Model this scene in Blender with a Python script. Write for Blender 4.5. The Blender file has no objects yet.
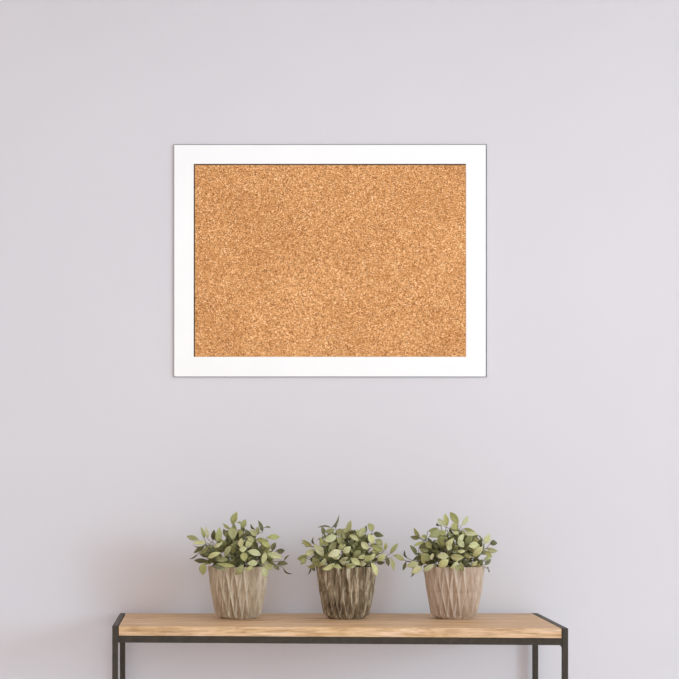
import bpy, bmesh, math, random
from mathutils import Vector, Matrix, noise

sc = bpy.context.scene
col = sc.collection

# ------------------------------------------------------------------ helpers
K = 1.7               # depth scale
F = 1274.0*K          # focal length in pixels of the 679 px frame
CX, CZ = -0.30, 1.136 # camera x and height
DW = 3.068*K          # camera to wall distance (wall face is y = 0)
TOP = 0.800           # height of the table top

def P(px, py, D):
    """world point seen at a pixel and a distance from the camera plane"""
    return Vector((CX + (px - 205) * D / F, D - DW, CZ - (py - 473) * D / F))

def link(name, bm, mat, parent=None, smooth=False):
    me = bpy.data.meshes.new(name)
    bmesh.ops.recalc_face_normals(bm, faces=bm.faces)
    bm.to_mesh(me); bm.free()
    if smooth:
        for p in me.polygons: p.use_smooth = True
    o = bpy.data.objects.new(name, me)
    col.objects.link(o)
    if mat: me.materials.append(mat)
    if parent:
        o.parent = parent
    return o

def empty(name, loc, label, cat, group=None):
    o = bpy.data.objects.new(name, None)
    o.empty_display_size = 0.05
    o.location = loc
    col.objects.link(o)
    o['label'] = label; o['category'] = cat
    if group: o['group'] = group
    return o

def hexa(bm, b, t, origin=Vector((0, 0, 0))):
    """box from 4 bottom and 4 top corners"""
    vs = [bm.verts.new(Vector(v) - origin) for v in list(b) + list(t)]
    for f in ((0,1,2,3),(4,5,6,7),(0,1,5,4),(1,2,6,5),(2,3,7,6),(3,0,4,7)):
        bm.faces.new([vs[i] for i in f])
    return vs

def bevel(bm, w, seg=2):
    bmesh.ops.recalc_face_normals(bm, faces=bm.faces)
    bmesh.ops.bevel(bm, geom=bm.edges[:], offset=w, segments=seg, affect='EDGES', profile=0.5)

def box(bm, x0, x1, y0, y1, z0, z1, origin=Vector((0,0,0))):
    return hexa(bm, [(x0,y0,z0),(x1,y0,z0),(x1,y1,z0),(x0,y1,z0)],
                    [(x0,y0,z1),(x1,y0,z1),(x1,y1,z1),(x0,y1,z1)], origin)

def tube(bm, pts, r0, r1, n=5, layer=None, colr=None):
    rings = []
    for i, p in enumerate(pts):
        a = pts[max(i-1, 0)]; b = pts[min(i+1, len(pts)-1)]
        d = (b - a)
        d = d.normalized() if d.length > 1e-7 else Vector((0,0,1))
        u = d.cross(Vector((0.3, 1, 0.2))).normalized(); v = d.cross(u)
        r = r0 + (r1 - r0) * i / (len(pts) - 1)
        rings.append([bm.verts.new(p + (u*math.cos(2*math.pi*k/n) + v*math.sin(2*math.pi*k/n))*r) for k in range(n)])
    fs = []
    for a, b in zip(rings, rings[1:]):
        for k in range(n):
            fs.append(bm.faces.new((a[k], a[(k+1) % n], b[(k+1) % n], b[k])))
    fs.append(bm.faces.new(rings[0])); fs.append(bm.faces.new(rings[-1]))
    if layer is not None:
        for f in fs:
            for l in f.loops: l[layer] = colr
    return fs

# ---------------------------------------------------------------- materials
def new_mat(name, rough=0.6, spec=0.3):
    m = bpy.data.materials.new(name); m.use_nodes = True
    nt = m.node_tree; b = nt.nodes['Principled BSDF']
    b.inputs['Roughness'].default_value = rough
    b.inputs['Specular IOR Level'].default_value = spec
    return m, nt, b

def N(nt, kind, **kw):
    n = nt.nodes.new(kind)
    for k, v in kw.items():
        if k in n.inputs: n.inputs[k].default_value = v
        else: setattr(n, k, v)
    return n

def coords(nt, scale=(1,1,1), kind='Object'):
    tc = N(nt, 'ShaderNodeTexCoord'); mp = N(nt, 'ShaderNodeMapping')
    mp.inputs['Scale'].default_value = scale
    nt.links.new(tc.outputs[kind], mp.inputs['Vector'])
    return mp.outputs['Vector']

def ramp(nt, fac, stops):
    r = N(nt, 'ShaderNodeValToRGB')
    el = r.color_ramp.elements
    while len(el) < len(stops): el.new(0.5)
    for e, (p, c) in zip(el, stops):
        e.position = p; e.color = (c[0], c[1], c[2], 1)
    nt.links.new(fac, r.inputs['Fac'])
    return r.outputs['Color']

def noise_tex(nt, vec, scale, detail=4, rough=0.5, dist=0.0):
    n = N(nt, 'ShaderNodeTexNoise')
    n.inputs['Scale'].default_value = scale; n.inputs['Detail'].default_value = detail
    n.inputs['Roughness'].default_value = rough; n.inputs['Distortion'].default_value = dist
    nt.links.new(vec, n.inputs['Vector'])
    return n.outputs['Fac']

def mix(nt, mode, fac, a, b):
    m = N(nt, 'ShaderNodeMix'); m.data_type = 'RGBA'; m.blend_type = mode
    if hasattr(fac, 'links') or hasattr(fac, 'is_linked'): nt.links.new(fac, m.inputs[0])
    else: m.inputs[0].default_value = fac
    for s, i in ((a, 6), (b, 7)):
        if isinstance(s, tuple): m.inputs[i].default_value = (s[0], s[1], s[2], 1)
        else: nt.links.new(s, m.inputs[i])
    return m.outputs[2]

def bump(nt, b, h, strength, dist=0.001):
    n = N(nt, 'ShaderNodeBump'); n.inputs['Strength'].default_value = strength
    n.inputs['Distance'].default_value = dist
    nt.links.new(h, n.inputs['Height']); nt.links.new(n.outputs['Normal'], b.inputs['Normal'])

WALL = (0.655, 0.641, 0.668)
# wall paint
m_wall, nt, b = new_mat('wall_paint', 0.9, 0.1)
v = coords(nt)
c = ramp(nt, noise_tex(nt, v, 1.6, 3, 0.5), [(0.3, tuple(x*0.985 for x in WALL)), (0.7, tuple(x*1.01 for x in WALL))])
nt.links.new(c, b.inputs['Base Color'])
bump(nt, b, noise_tex(nt, v, 160, 3), 0.05)

# floor boards
m_floor, nt, b = new_mat('floor_boards', 0.5, 0.3)
v = coords(nt, (1.2, 8, 1))
c = ramp(nt, noise_tex(nt, v, 3, 5, 0.6, 0.6), [(0.3, (0.76,0.73,0.72)), (0.7, (0.84,0.82,0.81))])
nt.links.new(c, b.inputs['Base Color'])

m_ceil, nt, b = new_mat('ceiling_paint', 0.9, 0.1)
v = coords(nt)
nt.links.new(ramp(nt, noise_tex(nt, v, 2, 2), [(0.3, (0.66,0.66,0.66)), (0.7, (0.69,0.69,0.69))]), b.inputs['Base Color'])

# white frame
m_white, nt, b = new_mat('white_satin_paint', 0.45, 0.3)
v = coords(nt)
c = ramp(nt, noise_tex(nt, v, 8, 2), [(0.3, (0.885,0.895,0.89)), (0.7, (0.905,0.915,0.91))])
nt.links.new(c, b.inputs['Base Color'])

m_edge_shade, nt, b = new_mat('grey_edge_shade', 0.8, 0.1)  # grey stands in for the shadow line beside the frame
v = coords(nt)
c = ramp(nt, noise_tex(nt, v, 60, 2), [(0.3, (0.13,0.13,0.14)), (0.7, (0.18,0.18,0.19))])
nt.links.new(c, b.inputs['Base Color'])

m_inner_shade, nt, b = new_mat('brown_inner_shade', 0.8, 0.1)  # dark brown stands in for shade under the frame's inner edge
v = coords(nt)
c = ramp(nt, noise_tex(nt, v, 60, 2), [(0.3, (0.07,0.045,0.022)), (0.7, (0.13,0.085,0.045))])
nt.links.new(c, b.inputs['Base Color'])

# cork
m_cork, nt, b = new_mat('cork', 0.9, 0.1)
v = coords(nt)
vc = N(nt, 'ShaderNodeTexVoronoi'); vc.inputs['Scale'].default_value = 500
nt.links.new(v, vc.inputs['Vector'])
sx = N(nt, 'ShaderNodeSeparateColor'); nt.links.new(vc.outputs['Color'], sx.inputs[0])
f1 = sx.outputs[0]
c1 = ramp(nt, f1, [(0.0, (0.24,0.09,0.03)), (0.20, (0.50,0.215,0.072)), (0.55, (0.68,0.335,0.125)), (0.82, (0.76,0.40,0.165)), (1.0, (1.0,0.70,0.40))])
f2 = noise_tex(nt, v, 5, 4, 0.6)
c2 = ramp(nt, f2, [(0.35, (0.90,0.87,0.84)), (0.65, (1.04,1.05,1.07))])
c = mix(nt, 'MULTIPLY', 1.0, c1, c2)
vo = N(nt, 'ShaderNodeTexVoronoi'); vo.inputs['Scale'].default_value = 110
nt.links.new(v, vo.inputs['Vector'])
f3 = ramp(nt, vo.outputs['Distance'], [(0.08, (1,1,1)), (0.16, (0,0,0))])
f4 = ramp(nt, noise_tex(nt, v, 45, 2), [(0.56, (0,0,0)), (0.62, (1,1,1))])
fl = mix(nt, 'MULTIPLY', 1.0, f3, f4)
c = mix(nt, 'MIX', fl, c, (0.92, 0.66, 0.40))
nt.links.new(c, b.inputs['Base Color'])
bump(nt, b, f1, 0.3, 0.0006)

# black metal
m_metal, nt, b = new_mat('blackened_steel', 0.5, 0.3)
v = coords(nt)
c = ramp(nt, noise_tex(nt, v, 70, 5, 0.7), [(0.3, (0.028,0.021,0.014)), (0.7, (0.050,0.040,0.027))])
nt.links.new(c, b.inputs['Base Color'])
bump(nt, b, noise_tex(nt, v, 300, 2), 0.1)

# oak planks
m_wood, nt, b = new_mat('oak_planks', 0.5, 0.3)
v = coords(nt, (0.9, 9, 9))
g = noise_tex(nt, v, 3.6, 6, 0.66, 1.6)
c = ramp(nt, g, [(0.30, (0.40,0.245,0.115)), (0.40, (0.58,0.38,0.20)), (0.54, (0.69,0.475,0.28)), (0.66, (0.78,0.58,0.39))])
v2 = coords(nt, (2.5, 60, 60))
g2 = noise_tex(nt, v2, 4, 4, 0.6)
c = mix(nt, 'MULTIPLY', 0.6, c, ramp(nt, g2, [(0.38, (0.62,0.53,0.44)), (0.56, (1.08,1.07,1.05))]))
v3 = coords(nt, (2.2, 9, 9))
kn = ramp(nt, noise_tex(nt, v3, 2.1, 3, 0.5, 1.5), [(0.62, (1,1,1)), (0.74, (0.50,0.36,0.24))])
c = mix(nt, 'MULTIPLY', 0.8, c, kn)
v4 = coords(nt, (3, 22, 22))
c = mix(nt, 'MULTIPLY', 1.0, c, ramp(nt, noise_tex(nt, v4, 2.2, 3, 0.5, 0.5), [(0.35, (0.96,0.93,0.84)), (0.65, (1.05,1.08,1.22))]))
nt.links.new(c, b.inputs['Base Color'])
bump(nt, b, g2, 0.12, 0.0006)

def pot_mat(name, lo, mid, hi, streak, contrast):
    m, nt, b = new_mat(name, 0.85, 0.15)
    v = coords(nt, (1, 1, streak))
    f = noise_tex(nt, v, 95, 5, 0.7)
    w = 0.22 / contrast
    c = ramp(nt, f, [(0.5 - w, lo), (0.5, mid), (0.5 + w, hi)])
    nt.links.new(c, b.inputs['Base Color'])
    bump(nt, b, f, 0.15, 0.0006)
    return m
m_pots = [
    pot_mat('weathered_greige_clay', (0.27,0.205,0.135), (0.48,0.395,0.29), (0.70,0.62,0.50), 0.18, 0.95),
    pot_mat('streaked_brown_clay', (0.070,0.050,0.030), (0.25,0.195,0.125), (0.64,0.56,0.42), 0.15, 1.35),
    pot_mat('pinkish_greige_clay', (0.33,0.245,0.175), (0.52,0.415,0.325), (0.70,0.61,0.52), 0.2, 0.85),
]
m_soil, nt, b = new_mat('potting_soil', 0.95, 0.05)
v = coords(nt)
nt.links.new(ramp(nt, noise_tex(nt, v, 150, 4), [(0.35, (0.02,0.014,0.009)), (0.7, (0.07,0.05,0.032))]), b.inputs['Base Color'])
m_stem, nt, b = new_mat('olive_brown_stem', 0.7, 0.2)
v = coords(nt)
nt.links.new(ramp(nt, noise_tex(nt, v, 120, 3), [(0.35, (0.09,0.075,0.035)), (0.7, (0.18,0.16,0.075))]), b.inputs['Base Color'])

# leaves: a colour per leaf in an attribute, mottled
m_leaf, nt, b = new_mat('sage_leaf', 0.55, 0.25)
at = N(nt, 'ShaderNodeVertexColor'); at.layer_name = 'leaf_tint'
v = coords(nt)
mo = ramp(nt, noise_tex(nt, v, 260, 3, 0.6), [(0.3, (0.80,0.84,0.78)), (0.7, (1.12,1.10,1.16))])
c = mix(nt, 'MULTIPLY', 1.0, at.outputs['Color'], mo)
nt.links.new(c, b.inputs['Base Color'])
tr = N(nt, 'ShaderNodeBsdfTranslucent'); nt.links.new(c, tr.inputs['Color'])
ms = N(nt, 'ShaderNodeMixShader'); ms.inputs[0].default_value = 0.18
nt.links.new(b.outputs[0], ms.inputs[1]); nt.links.new(tr.outputs[0], ms.inputs[2])
nt.links.new(ms.outputs[0], nt.nodes['Material Output'].inputs['Surface'])

# ------------------------------------------------------------------ setting
bm = bmesh.new(); box(bm, -3.2, 3.4, 0, 0.12, 0, 2.75)
o = link('wall_back', bm, m_wall); o['kind'] = 'structure'
bm = bmesh.new(); box(bm, -3.2, 3.4, -7.0, 0.12, -0.08, 0)
o = link('floor', bm, m_floor); o['kind'] = 'structure'

bm = bmesh.new(); box(bm, -3.2, 3.4, -7.0, 0.12, 2.75, 2.85)
o = link('ceiling', bm, m_ceil); o['kind'] = 'structure'

# -------------------------------------------------------------- cork board
def wx(px, D): return CX + (px - 205) * D / F
def wz(py, D): return CZ - (py - 473) * D / F
DB = DW - 0.007
X0, X1 = wx(174.1, DB), wx(485.8, DB)
Z0, Z1 = wz(376.5, DB), wz(144.8, DB)
x0, x1 = wx(193.7, DB), wx(466.0, DB)
z0, z1 = wz(356.8, DB), wz(163.8, DB)
cb = empty('cork_board', ((X0+X1)/2, -0.0005, (Z0+Z1)/2),
           'rectangular cork notice board in a flat white frame on the wall', 'notice board')
org = Vector(cb.location)
bm = bmesh.new()
yf, yb = -0.0070, -0.0022
def ring(bm, y):
    out = [bm.verts.new(Vector(p) - org) for p in ((X0,y,Z0),(X1,y,Z0),(X1,y,Z1),(X0,y,Z1))]
    inn = [bm.verts.new(Vector(p) - org) for p in ((x0,y,z0),(x1,y,z0),(x1,y,z1),(x0,y,z1))]
    return out, inn
fo, fi = ring(bm, yf); bo, bi = ring(bm, yb)
for k in range(4):
    j = (k+1) % 4
    bm.faces.new((fo[k], fo[j], fi[j], fi[k])); bm.faces.new((bo[k], bo[j], bi[j], bi[k]))
    bm.faces.new((fo[k], fo[j], bo[j], bo[k])); bm.faces.new((fi[k], fi[j], bi[j], bi[k]))
bmesh.ops.recalc_face_normals(bm, faces=bm.faces)
es = [e for e in bm.edges if len(e.link_faces) == 2 and abs(e.verts[0].co.y - e.verts[1].co.y) < 1e-5 and e.verts[0].co.y < yf + 0.001 - org.y
      and e.link_faces[0].normal.dot(e.link_faces[1].normal) < 0.5]
bmesh.ops.bevel(bm, geom=es, offset=0.0008, segments=2, affect='EDGES')
link('frame', bm, m_white, cb)
# added grey sheet: a painted shadow hairline along the board's right and top
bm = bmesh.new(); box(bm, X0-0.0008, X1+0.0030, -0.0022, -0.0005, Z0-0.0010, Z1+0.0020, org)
link('edge_shade_sheet', bm, m_edge_shade, cb)
# added dark sheet behind the cork, painting shade lines at its left and top
bm = bmesh.new(); box(bm, x0-0.001, x1+0.001, -0.0034, -0.0022, z0-0.001, z1+0.001, org)
link('inner_shade_sheet', bm, m_inner_shade, cb)
bm = bmesh.new(); box(bm, x0+0.0030, x1-0.0002, -0.0056, -0.0034, z0+0.0003, z1-0.0032, org)
link('cork_panel', bm, m_cork, cb)

# ------------------------------------------------------------ console table
# corners of the frame seen from above: front left, front right, back right, back left (outer)
DB_ = 3.050*K + 0.0127
FL = (-0.504, 2.800*K); FR = (0.4858, 2.756*K); BR = (0.4979, DB_); BL = (-0.504, DB_)
PW = 0.0127
tab = empty('console_table', (0, -0.16, 0),
            'narrow console table with light oak plank top on thin black metal frame', 'table')
torg = Vector(tab.location)
def yy(D): return D - DW
def post(x, D, name='leg'):
    bm = bmesh.new()
    box(bm, x, x+PW, yy(D), yy(D)+PW, 0, TOP, torg)
    bevel(bm, 0.0009)
    return link(name, bm, m_metal, tab)
post(FL[0], FL[1]); post(FR[0]-PW, FR[1]); post(BR[0]-PW, BR[1]-PW); post(BL[0], BL[1]-PW)
def bar(name, a, b, w, ztop, h):
    """bar between plan points a and b (x, y), width w to the left of travel"""
    a = Vector((a[0], a[1], 0)); b = Vector((b[0], b[1], 0))
    n = (b - a).normalized().cross(Vector((0, 0, 1))) * w
    c = [a, b, b - n, a - n]
    bm = bmesh.new()
    hexa(bm, [(p.x, p.y, ztop-h) for p in c], [(p.x, p.y, ztop) for p in c], torg)
    bevel(bm, 0.0008)
    return link(name, bm, m_metal, tab)
RT = TOP - 0.0215; RH = 0.0152
yfl, yfr = yy(FL[1]), yy(FR[1]); ybk = yy(BL[1])
bar('front_rail', (FL[0]+PW, yfl+0.0005), (FR[0]-PW, yfr+0.0005), PW, RT, RH)
bar('back_rail', (BL[0]+PW, ybk-PW+0.0005), (BR[0]-PW, ybk-PW+0.0005), PW-0.001, RT, RH)
bar('side_rail', (FL[0]+PW, yfl+PW), (BL[0]+PW, ybk-PW), PW, TOP, 0.0215+RH)
bar('side_rail', (FR[0], yfr+PW), (BR[0], ybk-PW), PW, TOP, 0.0215+RH)
# small weld fillet at the right-hand corner
bm = bmesh.new()
xr, zr = FR[0]-PW, RT-RH
vs = [(xr-0.007, zr+0.0004), (xr+0.0005, zr+0.0004), (xr+0.0005, zr-0.007), (xr-0.0022, zr-0.0022)]
f_ = [bm.verts.new(Vector((x, yfr+0.002, z))-torg) for x, z in vs]
k_ = [bm.verts.new(Vector((x, yfr+0.010, z))-torg) for x, z in vs]
bm.faces.new(f_); bm.faces.new(k_)
for i in range(4): bm.faces.new((f_[i], f_[(i+1)%4], k_[(i+1)%4], k_[i]))
link('weld', bm, m_metal, tab)
# plank top: three boards of one glued top with faint seams, resting on the rails
g = 0.0016
A = Vector((FL[0]+PW+g, yfl+0.0015, 0)); B = Vector((FR[0]-PW-g, yfr+0.0015, 0))
C = Vector((BR[0]-PW-g, ybk-0.004, 0)); D_ = Vector((BL[0]+PW+g, ybk-0.004, 0))
bm = bmesh.new()
cuts = [0, 0.36, 0.70, 1.0]
for k in range(3):
    s0, s1 = cuts[k] + (0.0015 if k else 0), cuts[k+1] - (0.0015 if k < 2 else 0)
    q = [A.lerp(D_, s0), B.lerp(C, s0), B.lerp(C, s1), A.lerp(D_, s1)]
    sub = bmesh.new()
    hexa(sub, [(p.x, p.y, RT) for p in q], [(p.x, p.y, TOP-0.0005) for p in q], torg)
    bevel(sub, 0.0007, 2)
    me = bpy.data.meshes.new('tmp'); sub.to_mesh(me); sub.free(); bm.from_mesh(me); bpy.data.meshes.remove(me)
link('plank_top', bm, m_wood, tab)

# -------------------------------------------------------------- potted plants
PD = 2.940*K + 0.014
# leaf lists: base x, base y, tip x, tip y, width (pixels), tone (2 pale, 1 mid, 0 deep)
L1 = [(198.5,539.5,187.5,536.5,5,1),(204.5,538.7,201.3,528,3.5,1),(207.5,538.7,206,527.7,3.6,2),(206,542.5,194,542.8,4,2),
(206,544,192.5,546,2,1),(205,545.5,194.5,552.5,4,0),(213,544.5,200,553,4.5,1),(198,553.5,189.5,559.2,1.3,0),(207,560,195,560.3,4.5,0),
(204.5,562.5,203,574,7,1),(213,540.5,214,530.5,4.5,0),(217,542.5,219.5,528.5,6,1),(213.5,547,221.5,543,4,2),(221,552.5,208,557.8,4.5,2),
(229,560,216,559.3,5,1),(235.5,566,218,563.6,4,1),(231,545.5,225,556,5,1),(227,558,237,548.5,8,0),(232,524.5,236.5,512.8,6,1),
(230,529,223.3,524,3,1),(232,527,233,539,8.5,1),(229,530,228.5,537,4,0),(226,543.5,221,552,5,0),(242,528,245.3,520,5.5,1),
(241,524.5,236.5,522.3,2.5,1),(255,529,250.5,523.5,2,0),(262.7,532,259,521.5,3.5,0),(264,527.8,270.5,528,1.2,0),(266.5,537.8,279,536.8,5,1),
(266.5,540.5,256.5,539.7,5,1),(256.5,536,250.5,530,5,1),(259,534,257.5,527,4,1),(272.3,551,275.2,543,4.5,0),(276,550.7,284,550.7,5,0),
(258,549,253,541.5,7,0),(262.7,551,267.5,540.6,6,1),(240.7,548,241.7,538.7,5,2),(245.5,548,251.7,539.7,6,2),(239,549.5,246,548.5,6,2),
(247.5,551,260,554.5,6,2),(243.6,552,244.6,560.7,7,1),(266.5,553,281,557,6,2),(265.6,552,262.7,563.6,5,2),(258,563,248,563.6,5.5,2),
(263.7,563.6,272.8,568,6,2),(277,564.5,287,563.6,4.5,0),(273.3,564.5,279,569.5,4,0),(283,567.5,292.3,574.6,1.4,0),(284.3,561,289.5,555,1.3,0),
(243.6,564.5,236,574,6,1),(262.7,566.5,265.5,577,6,2),(241,558,236,566.5,7,0),(238,530,243.5,534,4,1),(236,543,232,553,6,1),
(250,540,246,530,5,0),(213,566,222,569,4,0),(208,548,215,557,5,0),(248,556,257,560,5,0),(253,566,246,570,4,1),(270,546,262,543,5,1),
(220,540,227,547,5,1),(247,536,254,541,5,1)]
L2 = [(331.4,528,339.5,514.8,2.5,0),(331.4,527.7,317.5,527.2,1.4,0),(322.8,535,322.3,527.2,4,0),(324.7,532,334.2,529.6,5,1),(323.7,536.3,317.2,539.2,1.3,0),
(323.7,540.6,336,536.3,7,2),(320.8,546.4,320.8,537.7,4,1),(314.6,544.5,313.2,536.8,1.8,0),(312.2,546.4,303.1,540.6,5,1),(310.3,546.8,301.2,543,1.6,0),
(314.6,550,305.5,554.5,6,2),(323.7,556.9,314.6,545,7,2),(307.4,556,298,558.8,6,1),(305.5,557.8,301.2,564,5,1),(312.7,557,320,566.5,7,1),
(325.6,557.8,320,565.5,5,2),(327.5,556,340,551,7,2),(328,552,336,542.5,6,1),(337,537.7,342.8,543.5,7,1),(332.3,557.8,340,556,5,2),
(321.8,569.3,334.2,564,5,2),(311.3,565,314.6,571,3,0),(310.8,566,308,575,1.4,0),(336,531,344.8,534.9,6,1),(336,529,337.5,525,1.3,0),
(342.8,533,345.7,538.5,2.5,2),(339,560.7,350,559.8,8,2),(345.7,565.5,355,566,5,2),(342.8,553,350,547,6,2),(348.3,532,350.7,521,5,2),
(346,533,345,528,4,1),(357.4,532.5,351.2,531,3,0),(358.4,540.6,349.8,535.4,4.5,2),(359.3,537.7,364.6,528,6,2),(365.6,533,366,526,3,0),
(372.7,531.5,368.5,524,6,1),(373.7,533,382.8,535.8,5,0),(368,534,372.7,543.5,6.5,2),(361.3,541.6,368,548.8,6,2),(375.6,539.7,381.8,545.4,6,1),
(370.8,545.4,382.8,550.2,6,1),(384.7,550,386,543.5,3.5,1),(390,554,397.4,544,4,1),(386,556,388.5,565.5,4,0),(391,557.8,393.8,569.3,4,1),
(377.5,560.7,384.7,555,6,2),(368,561.7,375,554,4,2),(378,560.7,382.3,563.6,1.6,0),(371,562.6,376.6,575,5,2),(352.7,556.9,360.8,551,6,1),
(357.4,558,367,557,4,2),(350.7,557.8,359.8,564.5,6,2),(359.3,563.6,365.6,563.6,5,2),(346,546.4,350.7,557.8,8,1),(346,566.5,352.7,565.5,4,1),
(362,551,368,555,6,0),(364,562,371,556,5,1),(330,545,324,552,5,0),(338,549,345,545,5,1),(355,548,361,544,5,0),(333,566,341,568,4,1),
(318,556,311,561,5,0),(364,545,357,550,4,0),(372,552,378,548,5,1)]
L3 = [(404.4,560.5,394,555.4,4.5,1),(408,558.5,404.4,550.2,1.7,0),(416.7,555.4,410.6,546,4,0),(419.8,537.8,414.2,528.6,3.5,1),(419.8,538.4,411,537,4,0),
(427,536.5,421,537.5,4,1),(419,562.6,407.5,566,6,2),(406,561.5,403.3,569.8,3,0),(422,567,412,573,6,2),(412.6,568.8,411,577.5,2.5,0),
(434.3,564.6,423.4,570.8,5,2),(420,553.3,430,559.5,7,1),(422,555,424.5,564.6,3.5,2),(413,560,421,555.5,3,0),(413.6,546,423,542,3,1),
(418.8,548,430,544,5,0),(426,550,435,546,5,0),(428,531,437.4,529,5,1),(429,536.8,440.5,530.6,7,1),(437.4,545,446.6,537.8,8,1),
(444.6,526.5,438.4,519.3,5,2),(446.6,526.5,445,514.6,5,1),(441,525.5,436.5,523.2,1.3,0),(448.7,556.4,437.4,556,6.5,2),(448.7,559.5,439.4,566.7,7,2),
(433.2,553.3,431.2,559.5,3,2),(447.7,551,449.7,544,5,2),(433,542,437.4,549,5,0),(458.4,524.4,450.7,513,6.5,1),(461.5,525.5,467.7,516.7,4.5,2),
(451,529.6,457,525,8,1),(458.4,532.6,453,532,4,2),(463.6,528.6,474,531.6,4,1),(464.6,533.7,477,534.2,4,2),(457.4,542,463,534.7,5,2),
(457.4,541,463.6,546.6,6,2),(464.6,544,471.8,536.3,6,1),(468.2,546,478,544.5,6.5,2),(472.8,541,478.5,540,5,1),(483.7,544,489.3,534.7,6,2),
(489.8,544,496.8,543,5,0),(486.2,548,496.8,551,5,2),(484.2,550.2,491.4,557,4,1),(483,547,473.4,556.4,6.5,2),(477,534.7,481.6,542,1.3,0),
(450,556.4,462.5,557.4,6.5,2),(446.5,549,453,539,5,2),(451,551,457.4,546,6,1),(457.4,551,464.6,551,3.5,2),(464.6,554,472.8,557.4,2.5,2),
(470.8,552,476,549,4,1),(450,568.8,457.4,561.5,3.5,2),(460.5,561.5,463.6,570.8,4,1),(456.3,563.6,458.4,572,4,1),(470.8,565.7,477,561.5,4,2),
(481,566,482,560.5,3,0),(484.2,560.5,490.4,562.6,1.4,0),(486.2,567.7,488.8,572,1.3,0),(478,558.5,477,566,4,0),
(426,541,431,548,5,1),(442,549,436,553,5,0),(463,560,468,566,4,0),(439,534,446,532,5,1)]

def add_leaf(bm, lay, base, tip, w, tilt, bend, tint, rnd, view=Vector((0, -1, 0))):
    """pointed oval blade with a folded midrib, 6 x 4 faces; tilt turns it about its own axis"""
    ax = tip - base; ln = ax.length
    if ln < 1e-5: return
    ax.normalize()
    side = ax.cross(view).normalized()
    nrm = side.cross(ax).normalized()
    if nrm.z < 0 and abs(nrm.y) < 0.3: nrm = -nrm; side = -side
    R = Matrix.Rotation(tilt, 3, ax)
    side = R @ side; nrm = R @ nrm
    prof = [0.0, 0.58, 0.92, 1.0, 0.86, 0.52, 0.0]
    nseg = len(prof) - 1
    rows = []
    for i, p in enumerate(prof):
        t = i / nseg
        c = base + ax * ln * t + nrm * (bend * ln * (math.sin(math.pi * t) - 0.6 * t * t))
        hw = p * w / 2
        if p == 0: rows.append([bm.verts.new(c)])
        else:
            rows.append([bm.verts.new(c + side * hw * s + nrm * (abs(s) ** 1.3) * hw * 0.38) for s in (-1, -0.5, 0, 0.5, 1)])
    for a, b in zip(rows, rows[1:]):
        if len(a) == 1: fs = [(a[0], b[k], b[k+1]) for k in range(4)]
        elif len(b) == 1: fs = [(a[k], a[k+1], b[0]) for k in range(4)]
        else: fs = [(a[k], a[k+1], b[k+1], b[k]) for k in range(4)]
        for q in fs:
            f = bm.faces.new(q)
            for l in f.loops:
                l[lay] = (tint[0], tint[1], tint[2], 1)

TONE = {2: (0.58, 0.575, 0.31), 1: (0.43, 0.43, 0.185), 0: (0.20, 0.20, 0.092)}

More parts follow.
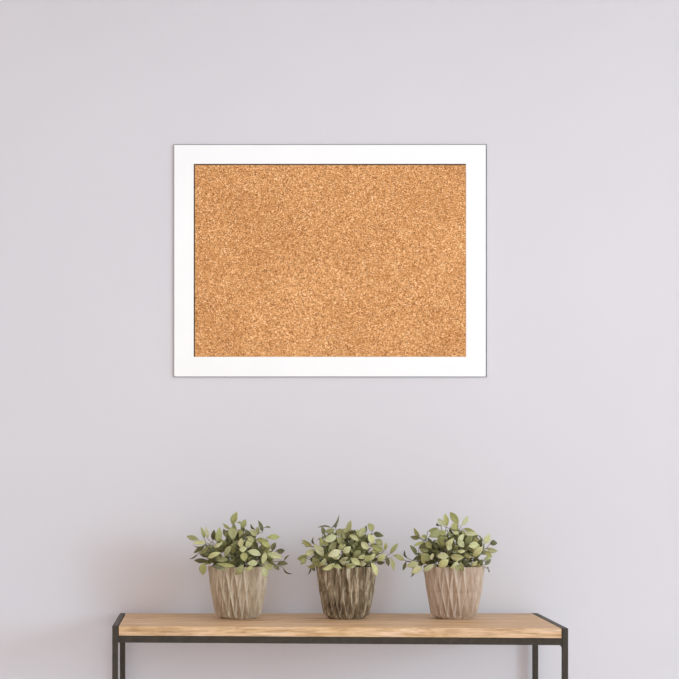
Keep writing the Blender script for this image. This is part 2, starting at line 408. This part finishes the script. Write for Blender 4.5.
def make_plant(cx_px, leaves, mat_pot, seed, label, rot):
    rnd = random.Random(seed)
    c = P(cx_px, 600, PD)
    root = empty('potted_plant', (c.x, c.y, TOP), label, 'potted plant', None)
    O = Vector(root.location)
    # --- pot: faceted zigzag relief in two tiers
    n = 21
    bm = bmesh.new()
    # (height, mean radius, relief on even, relief on odd)
    H = 0.1205
    tiers = [(0.0, 0.0385, 0, 0), (0.0020, 0.0410, 0.0008, -0.0010), (0.0060, 0.0458, 0.0034, -0.0040), (0.0110, 0.0485, 0.0052, -0.0060), (H*0.515, 0.0586, -0.0060, 0.0050),
             (H-0.0010, 0.0668, 0.0040, -0.0052), (H, 0.0668, 0.0037, -0.0049)]
    rings = []
    for z, r, e, o_ in tiers:
        rg = []
        for k in range(2*n):
            a = math.pi * (k + rot) / n
            rr = r + (e if k % 2 == 0 else o_)
            rg.append(bm.verts.new((rr*math.cos(a), rr*math.sin(a), z)))
        rings.append(rg)
    for ti, (a, b_) in enumerate(zip(rings, rings[1:])):
        for k in range(2*n):
            j = (k+1) % (2*n)
            even_low = (tiers[ti][2] >= 0)
            if ti in (3, 4):
                # ridge runs from the outward vertex below to the outward vertex above
                out_low_is_even = tiers[ti][2] > 0
                if (k % 2 == 0) == out_low_is_even:
                    bm.faces.new((a[k], a[j], b_[j])); bm.faces.new((a[k], b_[j], b_[k]))
                else:
                    bm.faces.new((a[k], a[j], b_[k])); bm.faces.new((a[j], b_[j], b_[k]))
            else:
                bm.faces.new((a[k], a[j], b_[j], b_[k]))
    inner_t = [bm.verts.new((0.0575*math.cos(math.pi*(k+rot)/n), 0.0575*math.sin(math.pi*(k+rot)/n), H)) for k in range(2*n)]
    inner_b = [bm.verts.new((0.0400*math.cos(math.pi*(k+rot)/n), 0.0400*math.sin(math.pi*(k+rot)/n), 0.012)) for k in range(2*n)]
    for k in range(2*n):
        j = (k+1) % (2*n)
        bm.faces.new((rings[-1][k], rings[-1][j], inner_t[j], inner_t[k]))
        bm.faces.new((inner_t[k], inner_t[j], inner_b[j], inner_b[k]))
    bm.faces.new(inner_b); bm.faces.new(rings[0])
    link('pot', bm, mat_pot, root)
    # --- soil
    bm = bmesh.new()
    hs = H - 0.010
    rr = [0.0, 0.02, 0.04, 0.0555]
    prev = None
    cv = bm.verts.new((0, 0, hs+0.003))
    for q in rr[1:]:
        rg = [bm.verts.new((q*math.cos(2*math.pi*k/24), q*math.sin(2*math.pi*k/24), hs + 0.003*noise.noise(Vector((q*60, k*0.9, seed))))) for k in range(24)]
        for k in range(24):
            j = (k+1) % 24
            if prev is None: bm.faces.new((cv, rg[k], rg[j]))
            else: bm.faces.new((prev[k], prev[j], rg[j], rg[k]))
        prev = rg
    low = [bm.verts.new((0.048*math.cos(2*math.pi*k/24), 0.048*math.sin(2*math.pi*k/24), hs-0.02)) for k in range(24)]
    for k in range(24): bm.faces.new((prev[k], prev[(k+1)%24], low[(k+1)%24], low[k]))
    bm.faces.new(low)
    link('soil', bm, m_soil, root, True)
    # --- leaves
    bm = bmesh.new(); lay = bm.loops.layers.float_color.new('leaf_tint')
    anchors = []
    specs = []
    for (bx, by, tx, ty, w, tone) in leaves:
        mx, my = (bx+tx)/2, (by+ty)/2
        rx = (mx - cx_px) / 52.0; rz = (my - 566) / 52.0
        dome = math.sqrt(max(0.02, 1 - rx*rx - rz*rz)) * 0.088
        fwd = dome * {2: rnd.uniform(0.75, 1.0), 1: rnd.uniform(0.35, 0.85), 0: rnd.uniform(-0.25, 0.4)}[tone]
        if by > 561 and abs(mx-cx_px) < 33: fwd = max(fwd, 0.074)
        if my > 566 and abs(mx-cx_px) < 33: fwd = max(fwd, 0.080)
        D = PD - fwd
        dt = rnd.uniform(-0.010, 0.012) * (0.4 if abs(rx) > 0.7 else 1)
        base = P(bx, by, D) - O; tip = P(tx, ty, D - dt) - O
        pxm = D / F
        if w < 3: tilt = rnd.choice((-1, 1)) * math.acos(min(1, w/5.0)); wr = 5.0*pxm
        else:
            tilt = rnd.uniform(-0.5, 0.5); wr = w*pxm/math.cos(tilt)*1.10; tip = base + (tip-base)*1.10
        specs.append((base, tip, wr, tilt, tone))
    # inner leaves that fill the crown, mostly deep-toned as painted shade between leaves
    for _ in range(200):
        while True:
            p = Vector((rnd.uniform(-1,1), rnd.uniform(-1,1), rnd.uniform(0,1)))
            if p.length < 0.92: break
        q = Vector((p.x*0.080, p.y*0.066, H + 0.002 + p.z*0.082))
        d = Vector((p.x + rnd.uniform(-.6,.6), p.y + rnd.uniform(-.6,.6), p.z*0.8 + rnd.uniform(-0.5, 0.7))).normalized()
        tp = q + d*rnd.uniform(0.017, 0.026)
        if tp.y > 0.095: continue
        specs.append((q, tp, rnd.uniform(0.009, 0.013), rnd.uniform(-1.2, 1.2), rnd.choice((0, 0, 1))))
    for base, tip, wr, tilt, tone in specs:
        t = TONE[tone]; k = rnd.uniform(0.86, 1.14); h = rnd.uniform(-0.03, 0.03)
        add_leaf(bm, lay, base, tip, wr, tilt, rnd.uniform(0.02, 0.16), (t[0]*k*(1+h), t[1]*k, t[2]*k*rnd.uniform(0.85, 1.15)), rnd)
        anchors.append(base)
    # --- group the leaf bases into sprigs
    K = 15
    cent = [anchors[i].copy() for i in rnd.sample(range(len(leaves)), K)]
    for _ in range(8):
        grp = [[] for _ in range(K)]
        for a in anchors:
            i = min(range(K), key=lambda q: (cent[q]-a).length_squared); grp[i].append(a)
        for i in range(K):
            if grp[i]:
                s = Vector((0,0,0))
                for a in grp[i]: s += a
                cent[i] = s / len(grp[i])
    pet = (0.22, 0.22, 0.10, 1)
    for i in range(K):
        if not grp[i]: continue
        cc = cent[i].copy()
        cc.z = max(cc.z - 0.004, H + 0.006)
        cc.x *= 0.93; cc.y *= 0.93
        for a in grp[i]:
            m_ = (cc + a)/2 + Vector((0, 0, -0.002))
            if (a-cc).length > 0.003 and m_.z > H: tube(bm, [cc, m_, a], 0.0007, 0.0005, 4, lay, pet)
        r0 = rnd.uniform(0, 6.28); q = rnd.uniform(0.005, 0.03)
        s0 = Vector((math.cos(r0)*q + cc.x*0.25, math.sin(r0)*q + cc.y*0.25, hs - 0.006))
        mid = s0.lerp(cc, 0.5) + Vector((0, 0, 0.012))
        if mid.z < H + 0.004: mid.z = H + 0.006
        pts = []
        for j in range(7):
            t = j/6
            pts.append(s0*(1-t)**2 + mid*2*t*(1-t) + cc*t*t)
        sb = bmesh.new(); tube(sb, pts, 0.0014, 0.0009, 6)
        link('stem', sb, m_stem, root, True)
    # keep clear of the wall
    for v_ in bm.verts:
        lim = -0.003 - O.y
        if v_.co.y > lim: v_.co.y = lim
    fo_ = link('foliage', bm, m_leaf, root, True)
    sm = fo_.modifiers.new('Solidify', 'SOLIDIFY'); sm.thickness = 0.00035; sm.offset = 0
    return root

GR = 'potted plants in a row on the console table'
p1 = make_plant(238.2, L1, m_pots[0], 11, 'bushy green plant in a greige faceted pot at the left end of the table', 0.3)
p2 = make_plant(346.5, L2, m_pots[1], 23, 'bushy green plant in the dark brown streaked faceted pot, middle of the row', 0.9)
p3 = make_plant(454.0, L3, m_pots[2], 37, 'bushy green plant in a pale pinkish faceted pot nearest the right end of the table', 0.6)
for p in (p1, p2, p3): p['group'] = GR

# -------------------------------------------------------------------- light
w = bpy.data.worlds.new('World'); sc.world = w; w.use_nodes = True
bg = w.node_tree.nodes['Background']
wnt = w.node_tree
tc = wnt.nodes.new('ShaderNodeTexCoord'); sp = wnt.nodes.new('ShaderNodeSeparateXYZ')
mpw = wnt.nodes.new('ShaderNodeMapping'); mpw.inputs['Rotation'].default_value = (0, 0, math.radians(35))
wnt.links.new(tc.outputs['Generated'], mpw.inputs['Vector']); wnt.links.new(mpw.outputs['Vector'], sp.inputs[0])
mr = wnt.nodes.new('ShaderNodeMapRange'); mr.interpolation_type = 'SMOOTHSTEP'
mr.inputs['From Min'].default_value = -0.6; mr.inputs['From Max'].default_value = 0.9
wnt.links.new(sp.outputs['X'], mr.inputs['Value'])
# dim warm side on the left, brighter side with the windows on the right
wr_ = wnt.nodes.new('ShaderNodeMix'); wr_.data_type = 'RGBA'
wr_.inputs[6].default_value = (0.64, 0.52, 0.46, 1); wr_.inputs[7].default_value = (1.84, 1.75, 1.77, 1)
wnt.links.new(mr.outputs[0], wr_.inputs[0]); wnt.links.new(wr_.outputs[2], bg.inputs['Color'])
bg.inputs['Strength'].default_value = 1.0

def area(name, az0, az1, el0, el1, dist, power, color):
    """a window's patch of daylight: azimuth from the wall normal towards the right, elevation"""
    az = math.radians((az0+az1)/2); el = math.radians((el0+el1)/2)
    tgt = Vector((0.05, -0.1, 0.95))
    d = Vector((math.sin(az)*math.cos(el), -math.cos(az)*math.cos(el), math.sin(el)))
    l = bpy.data.lights.new(name, 'AREA'); l.shape = 'RECTANGLE'
    l.size = 2*dist*math.tan(math.radians(abs(az1-az0)/2)); l.size_y = 2*dist*math.tan(math.radians(abs(el1-el0)/2))
    l.energy = power; l.color = color
    o = bpy.data.objects.new(name, l); col.objects.link(o)
    o.location = tgt + d*dist
    o.rotation_euler = (-d).to_track_quat('-Z', 'Z').to_euler()
    return o
area('daylight_window', 42, 56, 2, 12, 16, 720, (0.56, 0.84, 1.0))

l = bpy.data.lights.new('added_top_fill', 'AREA'); l.shape = 'RECTANGLE'; l.size = 2.6; l.size_y = 1.4  # unseen overhead fill, added to brighten the tabletop
l.energy = 19; l.color = (1.0, 0.90, 0.80)
o = bpy.data.objects.new('added_top_fill', l); col.objects.link(o); o.location = (0.2, -2.0, 2.72)

# ------------------------------------------------------------------- camera
cam = bpy.data.cameras.new('Camera'); co = bpy.data.objects.new('Camera', cam)
col.objects.link(co); sc.camera = co
co.location = (CX, -DW, CZ); co.rotation_euler = (math.radians(90), 0, 0)
cam.sensor_width = 36; cam.lens = F / 679 * 36
cam.shift_x = (339.5 - 205) / 679; cam.shift_y = (473 - 339.5) / 679
cam.clip_start = 0.05

sc.view_settings.view_transform = 'Standard'; sc.view_settings.look = 'None'
sc.view_settings.exposure = 0.0; sc.view_settings.gamma = 1
sc.view_settings.use_curve_mapping = False
